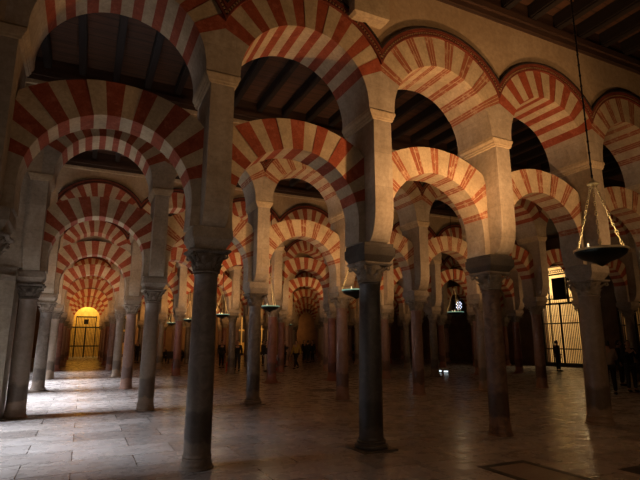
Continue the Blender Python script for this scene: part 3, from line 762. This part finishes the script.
def person(x, y, rz, label, shirt='black', legs='black', walk=0, h=1.0, hair=True, arms='down', seated=False, group=None, long_hair=False, bag=False):
    o = empty('person', (x, y, 0), rz); tag(o, label, 'person', group); o.scale = (h, h, h)
    # faces local -Y
    w = walk
    seat = .45 if seated else .93
    if seated:
        hipL, kneeL, ankL = (.09, 0, .50), (.12, -.42, .52), (.12, -.44, .09)
        hipR, kneeR, ankR = (-.09, 0, .50), (-.12, -.42, .52), (-.12, -.42, .09)
        dz = -.43
    else:
        hipL, kneeL, ankL = (.09, 0, .90), (.10, -.20 * w - .02, .50), (.11, -.30 * w + .0, .09)
        hipR, kneeR, ankR = (-.09, 0, .90), (-.10, .12 * w - .02, .50), (-.11, .42 * w, .09 + .05 * w)
        dz = 0
    toeL = (ankL[0], ankL[1] - .17, .04); toeR = (ankR[0], ankR[1] - .17, .04 + (.02 * w if not seated else 0))
    pel, waist, chest, neck, hb, ht = (0, 0, .95 + dz), (0, .01, 1.10 + dz), (0, .01, 1.34 + dz), (0, .01, 1.50 + dz), (0, -.01, 1.58 + dz), (0, -.01, 1.68 + dz)
    shL, shR = (.18, .02, 1.42 + dz), (-.18, .02, 1.42 + dz)
    if arms == 'fold':
        elL, elR = (.24, -.04, 1.15 + dz), (-.24, -.04, 1.15 + dz); wrL, wrR = (.06, -.22, 1.18 + dz), (-.06, -.24, 1.14 + dz)
    elif arms == 'phone':
        elL, elR = (.25, -.06, 1.14 + dz), (-.25, -.08, 1.16 + dz); wrL, wrR = (.12, -.27, 1.32 + dz), (-.08, -.28, 1.34 + dz)
    else:
        elL, elR = (.24, .04 + .1 * w, 1.14 + dz), (-.24, .04 - .1 * w, 1.14 + dz); wrL, wrR = (.25, -.04 + .14 * w, .90 + dz), (-.25, -.04 - .16 * w, .90 + dz)
        if seated: elL, elR, wrL, wrR = (.25, 0, 1.14 + dz), (-.25, 0, 1.14 + dz), (.14, -.26, 1.05 + dz), (-.14, -.26, 1.05 + dz)
    J = [pel, waist, chest, neck, hb, ht, shL, elL, wrL, shR, elR, wrR, hipL, kneeL, ankL, toeL, hipR, kneeR, ankR, toeR]
    Ed = [(0, 1), (1, 2), (2, 3), (3, 4), (4, 5), (2, 6), (6, 7), (7, 8), (2, 9), (9, 10), (10, 11), (0, 12), (12, 13), (13, 14), (14, 15), (0, 16), (16, 17), (17, 18), (18, 19)]
    Rr = [(.14, .10), (.12, .09), (.145, .10), .055, .075, .085, .06, .042, .028, .06, .042, .028, .082, .055, .038, .03, .082, .055, .038, .03]
    # hands: palm and five fingers at the end of each arm
    for wi, ei, s_ in ((8, 7, 1), (11, 10, -1)):
        W = Vector(J[wi]); d = (W - Vector(J[ei])).normalized(); side = Vector((s_, 0, 0)).cross(d).normalized()
        pb = len(J); J.append(tuple(W + d * .05)); Rr.append((.030, .018)); Ed.append((wi, pb))
        for f in range(4):
            off = side * ((f - 1.5) * .019); ln = (.062, .074, .070, .054)[f]
            a = len(J); J.append(tuple(W + d * .095 + off)); Rr.append(.0095); Ed.append((pb, a))
            J.append(tuple(W + d * (.095 + ln) + off * 1.1 - Vector((s_ * .018, 0, 0)))); Rr.append(.0075); Ed.append((a, a + 1))
        a = len(J); J.append(tuple(W + d * .07 - side * .045)); Rr.append(.010); Ed.append((pb, a))
    body = skin_mesh('body', J, Ed, Rr, M['skin'], 1)
    obj('body', body, o)
    # head with face
    H = Vector((0, -.015, 1.635 + dz)); mb = MB(); rows = []
    for a in range(13):
        ph = pi * a / 12; row = []
        for b in range(20):
            t = 2 * pi * b / 20; X = math.sin(ph) * math.cos(t) * .076; Yv = math.sin(ph) * math.sin(t) * .095; Z = math.cos(ph) * .118
            if Z < 0: X *= 1 + Z * 2.6; Yv *= 1 + Z * 1.2                     # jaw
            front = Yv < -.05
            if front and abs(X) < .02 and -.04 < Z < .02: Yv -= .020            # nose
            if front and .018 < abs(X) < .045 and 0 < Z < .035: Yv += .010      # eye sockets
            row.append((H.x + X, H.y + Yv, H.z + Z))
        rows.append(row)
    mb.grid(rows, 0, True, True)
    for s_ in (-1, 1):
        mb.lathe([(.001, H.z - .03), (.018, H.z - .01), (.02, H.z + .015), (.001, H.z + .035)], 8, cx=s_ * .078, cy=H.y + .01)
        mb.lathe([(.001, H.z + .006), (.011, H.z + .016), (.001, H.z + .026)], 8, m=1, cx=s_ * .032, cy=H.y - .083)
    mb.box(-.026, .026, H.y - .094, H.y - .08, H.z - .066, H.z - .056, 2)
    obj('head', mb.mesh('head', [M['skin'], M['hair'], M['redp']]), o)
    mb = MB(); rows = []
    for a in range(9):
        ph = pi * a / 12; row = []
        for b in range(20):
            t = 2 * pi * b / 20; q = 1.13
            X = math.sin(ph) * math.cos(t) * .076 * q; Yv = math.sin(ph) * math.sin(t) * .095 * q + .012; Z = math.cos(ph) * .118 * 1.1
            if Yv < -.02 and Z < .07: Yv = max(Yv, -.03); X *= .9
            if a == 8 and long_hair: Z -= .14
            row.append((H.x + X, H.y + Yv, H.z + Z))
        rows.append(row)
    mb.grid(rows, 0, True, True); obj('hair', mb.mesh('hair', [M['hair']]), o)
    # clothes
    hip0 = (0, 0, .90 + dz)
    e = .022
    sj = [(0, 0, .88 + dz), waist, chest, (0, .01, 1.46 + dz), shL, elL, wrL, shR, elR, wrR]
    sh = skin_mesh('jacket', sj, [(0, 1), (1, 2), (2, 3), (2, 4), (4, 5), (5, 6), (2, 7), (7, 8), (8, 9)],
                   [(.175, .135), (.15, .12), (.17, .125), (.075, .07), .082, .062, .045, .082, .062, .045], M[shirt], 2)
    obj('jacket', sh, o)
    tj = [(0, 0, .96 + dz), hipL, kneeL, (ankL[0], ankL[1], ankL[2] + .02), hipR, kneeR, (ankR[0], ankR[1], ankR[2] + .02)]
    tr = skin_mesh('trousers', tj, [(0, 1), (1, 2), (2, 3), (0, 4), (4, 5), (5, 6)], [(.155, .115), .105, .078, .062, .105, .078, .062], M[legs], 2)
    obj('trousers', tr, o)
    for s_, A, T in ((1, ankL, toeL), (-1, ankR, toeR)):
        mb = MB(); mb.tube([(A[0], A[1] + .06, A[2] - .035), (A[0], A[1], A[2] - .03), (A[0], A[1] - .10, T[2] + .005), (A[0], A[1] - .20, T[2])], [.035, .05, .046, .028], 10)
        obj('shoe', mb.mesh('shoe', [M['black']]), o)
    if bag:
        mb = MB(); mb.rect_stack([(.13, .12, .24, 1.02), (.15, .12, .28, 1.08), (.15, .12, .28, 1.34), (.10, .12, .22, 1.42)]); b = obj('backpack', mb.mesh('backpack', [M['navy']]), None)
        b.location = o.location; b.rotation_euler = o.rotation_euler; b.scale = o.scale
        tag(b, 'dark backpack worn by the right-hand visitor at the right edge', 'bag')
    return o
CAMH = 1.75
def fl(px, py):       # floor point seen along a pixel of the photo
    p, yw, f = .2032, .4447, 487.3
    fw = Vector((math.sin(yw) * math.cos(p), math.cos(yw) * math.cos(p), math.sin(p))); rt = Vector((math.cos(yw), -math.sin(yw), 0)); up = rt.cross(fw)
    d = fw + rt * ((px - 320) / f) + up * ((240 - py) / f); t = -CAMH / d.z; return d.x * t, d.y * t
def P(px, py, rz, label, **k):
    x, y = fl(px, py); person(x, y, rz, label, **k)
P(612.5, 395, 2.3, 'visitor in a pale checked shirt seen beside the thick buff column', shirt='check', legs='black', arms='fold')
P(633, 392, -.6, 'visitor in dark clothes facing the one in the checked shirt', shirt='black', legs='jean', arms='phone')
P(623, 386, .4, 'dark-dressed visitor half hidden between the two at the right', shirt='navy', legs='black')
x_, y_ = XR - 1.2, 23.2
P(559, 371.5, 1.2, 'person in silhouette before the bright chapel screen', shirt='black', legs='black', arms='down')
P(221, 368, .2, 'dark-dressed visitor standing just right of the nearest column', shirt='black', legs='black')
P(237, 371, -.3, 'visitor in a dark coat walking between two far columns', shirt='black', legs='navy', walk=.8)
P(262.5, 366, 1.1, 'visitor in black half hidden behind the grey column of the second arcade', shirt='black', legs='black')
P(266, 372, .5, 'visitor with pale trousers beside the grey column of the second arcade', shirt='navy', legs='white')
P(284, 367, .9, 'visitor in dark coat left of the one with the yellow top', shirt='navy', legs='black', arms='phone')
P(296, 369, -1.0, 'visitor with a yellow top and black trousers, mid-stride', shirt='yellow', legs='black', walk=1.0)
for k, (px, py, rz) in enumerate(((304, 362.5, .4), (308, 363, 2.0), (312.5, 362, -1.2))):
    P(px, py, rz, ['leftmost', 'middle', 'rightmost'][k] + ' of three dark-clad visitors grouped at the end of the centre corridor', shirt='black', legs='black', group='visitors grouped at the corridor end')
P(355, 363, .3, 'dark-dressed visitor left of the blue-black column', shirt='black', legs='black')
P(326, 363.5, .3, 'dark-dressed visitor between the two pink columns right of the corridor', shirt='black', legs='black')
P(136, 363, .3, 'dark-dressed visitor standing left of the buff column', shirt='black', legs='black')
def bench(x, y, rz, label):
    o = empty('bench', (x, y, 0), rz); tag(o, label, 'bench')
    mb = MB(); mb.box(-.9, .9, -.22, .22, .38, .44); obj('seat', mb.mesh('seat', [M['beam']]), o)
    for s_ in (-1, 1):
        mb = MB(); mb.box(s_ * .8 - .04, s_ * .8 + .04, -.2, .2, 0, .38); obj('leg', mb.mesh('leg', [M['beam']]), o)
    mb = MB(); mb.box(-.9, .9, .20, .25, .44, .9); obj('backrest', mb.mesh('backrest', [M['beam']]), o)
for px, lab in ((163, 'left'), (179, 'right')):
    x, y = fl(px, 363.5); bench(x, y, .0, f'dark wooden bench under the {lab} half of the large painting')
    person(x, y - .02, 0.0, f'person in a dark suit and open white collar seated on the {lab} bench', shirt='black', legs='black', seated=True)

# ---------------------------------------------------------------- small red extinguishers and floor lights
def extinguisher(px, py, label):
    x, y = fl(px, py); o = empty('fire_extinguisher', (x, y, 0)); tag(o, label, 'fire extinguisher')
    mb = MB(); mb.lathe([(.10, 0), (.11, .02), (.11, .46), (.09, .54), (.04, .59), (.035, .62)], 16); obj('cylinder', mb.mesh('cylinder', [M['redp']]), o)
    mb = MB(); mb.lathe([(.03, .62), (.03, .67)], 10); mb.box(-.02, .02, -.12, .05, .67, .70); mb.tube([(0, -.03, .64), (0, -.14, .6), (0, -.15, .35), (0, -.13, .2)], .014, 6)
    obj('valve', mb.mesh('valve', [M['iron']]), o)
    mb = MB(); mb.box(-.07, .07, -.113, -.105, .2, .36); obj('paper_label', mb.mesh('paper_label', [M['white']]), o)
extinguisher(115, 373, 'red fire extinguisher at the foot of a far left column')
extinguisher(173.5, 373, 'red fire extinguisher beside the slim pink column left of the nearest one')
extinguisher(227.5, 373, 'red fire extinguisher just right of the nearest column')
extinguisher(276, 371, 'red fire extinguisher at the foot of the red marble column')
for k, (px, py, w, lab) in enumerate(((440.5, 372.5, .06, 'left'), (446, 373, .11, 'right'))):
    x, y = fl(px, py); o = empty('floor_light', (x, y, 0), .72); tag(o, f'small low floor light glowing white on the dark floor, {lab} of a pair', 'light')
    o.rotation_euler = (0, 0, -.7)
    mb = MB(); mb.box(-w - .02, w + .02, -.05, .08, 0, .16); obj('housing', mb.mesh('housing', [M['iron']]), o)
    mb = MB(); mb.box(-w, w, -.06, -.05, .05, .12); obj('lens', mb.mesh('lens', [M['lamp_lens']]), o)

# stone bracket on the front wall over the blue-black column's pier
o = empty('stone_bracket', (AX + U, AY + YF, 7.25)); tag(o, 'pale stone bracket jutting from the wall above the first two upper arches', 'bracket')
mb = MB(); mb.rect_stack([(.30, -.22, 0, .16), (.36, -.26, 0, .20), (.36, -.26, 0, 1.2)]); b_ = obj('bracket_block', mb.mesh('bracket_block', [M['cream']]), o)
o.location = (AX + U - .32, AY + YF - .01, 7.20)

# ---------------------------------------------------------------- lights
WARM = (1, .545, .245); WARM2 = (1, .47, .15); DAY = (.82, .86, 1.0)
# unseen floodlights without bodies, floating in the aisles to wash the arcades
def wash(x, y, e, tx, ty, tz=7.0, col=WARM, ang=1.75, size=.10):
    light('SPOT', (x, y, 3.60), (tx, ty, tz), e, col, size, ang, .7)
wash(6.0, 5.15, 410, 5.4, AY, 6.6, WARM, 2.7)
wash(10.4, 4.4, 120, 9.8, AY, 6.6, WARM, 2.4)
wash(8.6, .8, 420, 7.2, AY, 6.5, WARM, 1.1)
wash(1.0, 3.6, 11, .3, AY, 6.6, (1, .54, .26), 2.4)
for x, y, e in ((9.5, 2.5, 90), (4.5, 10.6, 26), (12.0, 10.6, 50), (9.0, 17.0, 50), (5, 24, 40), (1, 30, 25)):     # unseen fill spots added to lift the floor and columns
    light('SPOT', (x, y, 6.0), (x, y, 0), e * .75, WARM, .4, 2.3, .8)
for j in range(0, 7):
    yb = AY + (j + .55) * V
    for i, e in ((-0.5, 55), (1.5, 230), (3.5, 190), (5.5, 120), (7, 40)):
        if j == 0: e = {-0.5: 12, 1.5: 230, 3.5: 170, 5.5: 80, 7: 20}[i]
        if j >= 2 and i == -0.5: e = 150
        if j >= 4 and i == -.5: e = 260
        if j >= 2 and i >= 5: e *= .3
        wash(AX + i * U, yb, e, AX + i * U, AY + (j + 1) * V, 5.6, WARM if j < 3 else WARM2, 2.2)
light('SPOT', (-1.2, -2.5, 3.6), (2.4, 7.4, 1.2), 130, (1, .68, .44), .8, 1.1, .9)  # two unseen warm fill spots added behind the camera for the near columns
light('SPOT', (5.0, -2.5, 3.6), (7.5, 7.4, 1.0), 90, (1, .62, .36), .8, 1.1, .9)
# gold recess, chapels
light('AREA', (.15, YE + 1.3, 6.6), (.15, YE + 2.6, 4.6), 420, (1, .64, .2), 2.5)
light('AREA', (XR + 2.6, 23.3, 7.6), (XR + 3.5, 23.3, 2), 460, (1, .76, .42), 3)
light('POINT', (XR + 1.3, 23.3, 5.2), None, 100, (1, .76, .42), .4)
light('POINT', (XR + 1.4, 18.0, 3.4), None, 24, (1, .6, .25), .3)
# daylight through the courtyard doorways of the left wall
for a in range(-1, 4):
    yc = AY + (a + .5) * V - .1
    o = light('AREA', (XL - 1.2, yc + .05, 3.3), (XL + 6, yc + .05, .9), (55, 205, 400, 420, 120)[a + 1], DAY, 4.9, size_y=3.0)
    o.rotation_euler = (0, 0, 0)
    o.rotation_euler = (Vector((7.2, 0, -4.4))).to_track_quat('-Z', 'Y').to_euler(); o.data.spread = math.radians(24)
for px in (250, 119): light('SPOT', (atY(px, YE), YE - 3.5, 5.5), (atY(px, YE), YE, 3.0), 330, (1, .62, .2), .3, 1.3, .8)  # unseen spots added to brighten the altarpieces
# end wall wash
for x in (6, 12, 18, 24): light('SPOT', (x, YE - 4, 3.6), (x - 1, YE, 3.4), 260, WARM2, .2, 2.2, .9)

w = D.worlds.new('World'); bpy.context.scene.world = w; w.use_nodes = True
bg = w.node_tree.nodes['Background']; bg.inputs[0].default_value = (.9, .55, .32, 1); bg.inputs[1].default_value = .03

# ---------------------------------------------------------------- camera
cam = D.cameras.new('camera'); co = D.objects.new('camera', cam); COL.objects.link(co)
cam.sensor_width = 36; cam.lens = 487.3 / 640 * 36; co.location = (0, 0, CAMH); co.rotation_euler = (pi / 2 + .2032, 0, -.4447)
cam.clip_end = 300
sc = bpy.context.scene; sc.camera = co
sc.view_settings.view_transform = 'Standard'; sc.view_settings.look = 'None'; sc.view_settings.gamma = 1; sc.view_settings.use_curve_mapping = False
sc.view_settings.exposure = .08
sc.cycles.use_denoising = True
sc.cycles.max_bounces = 6
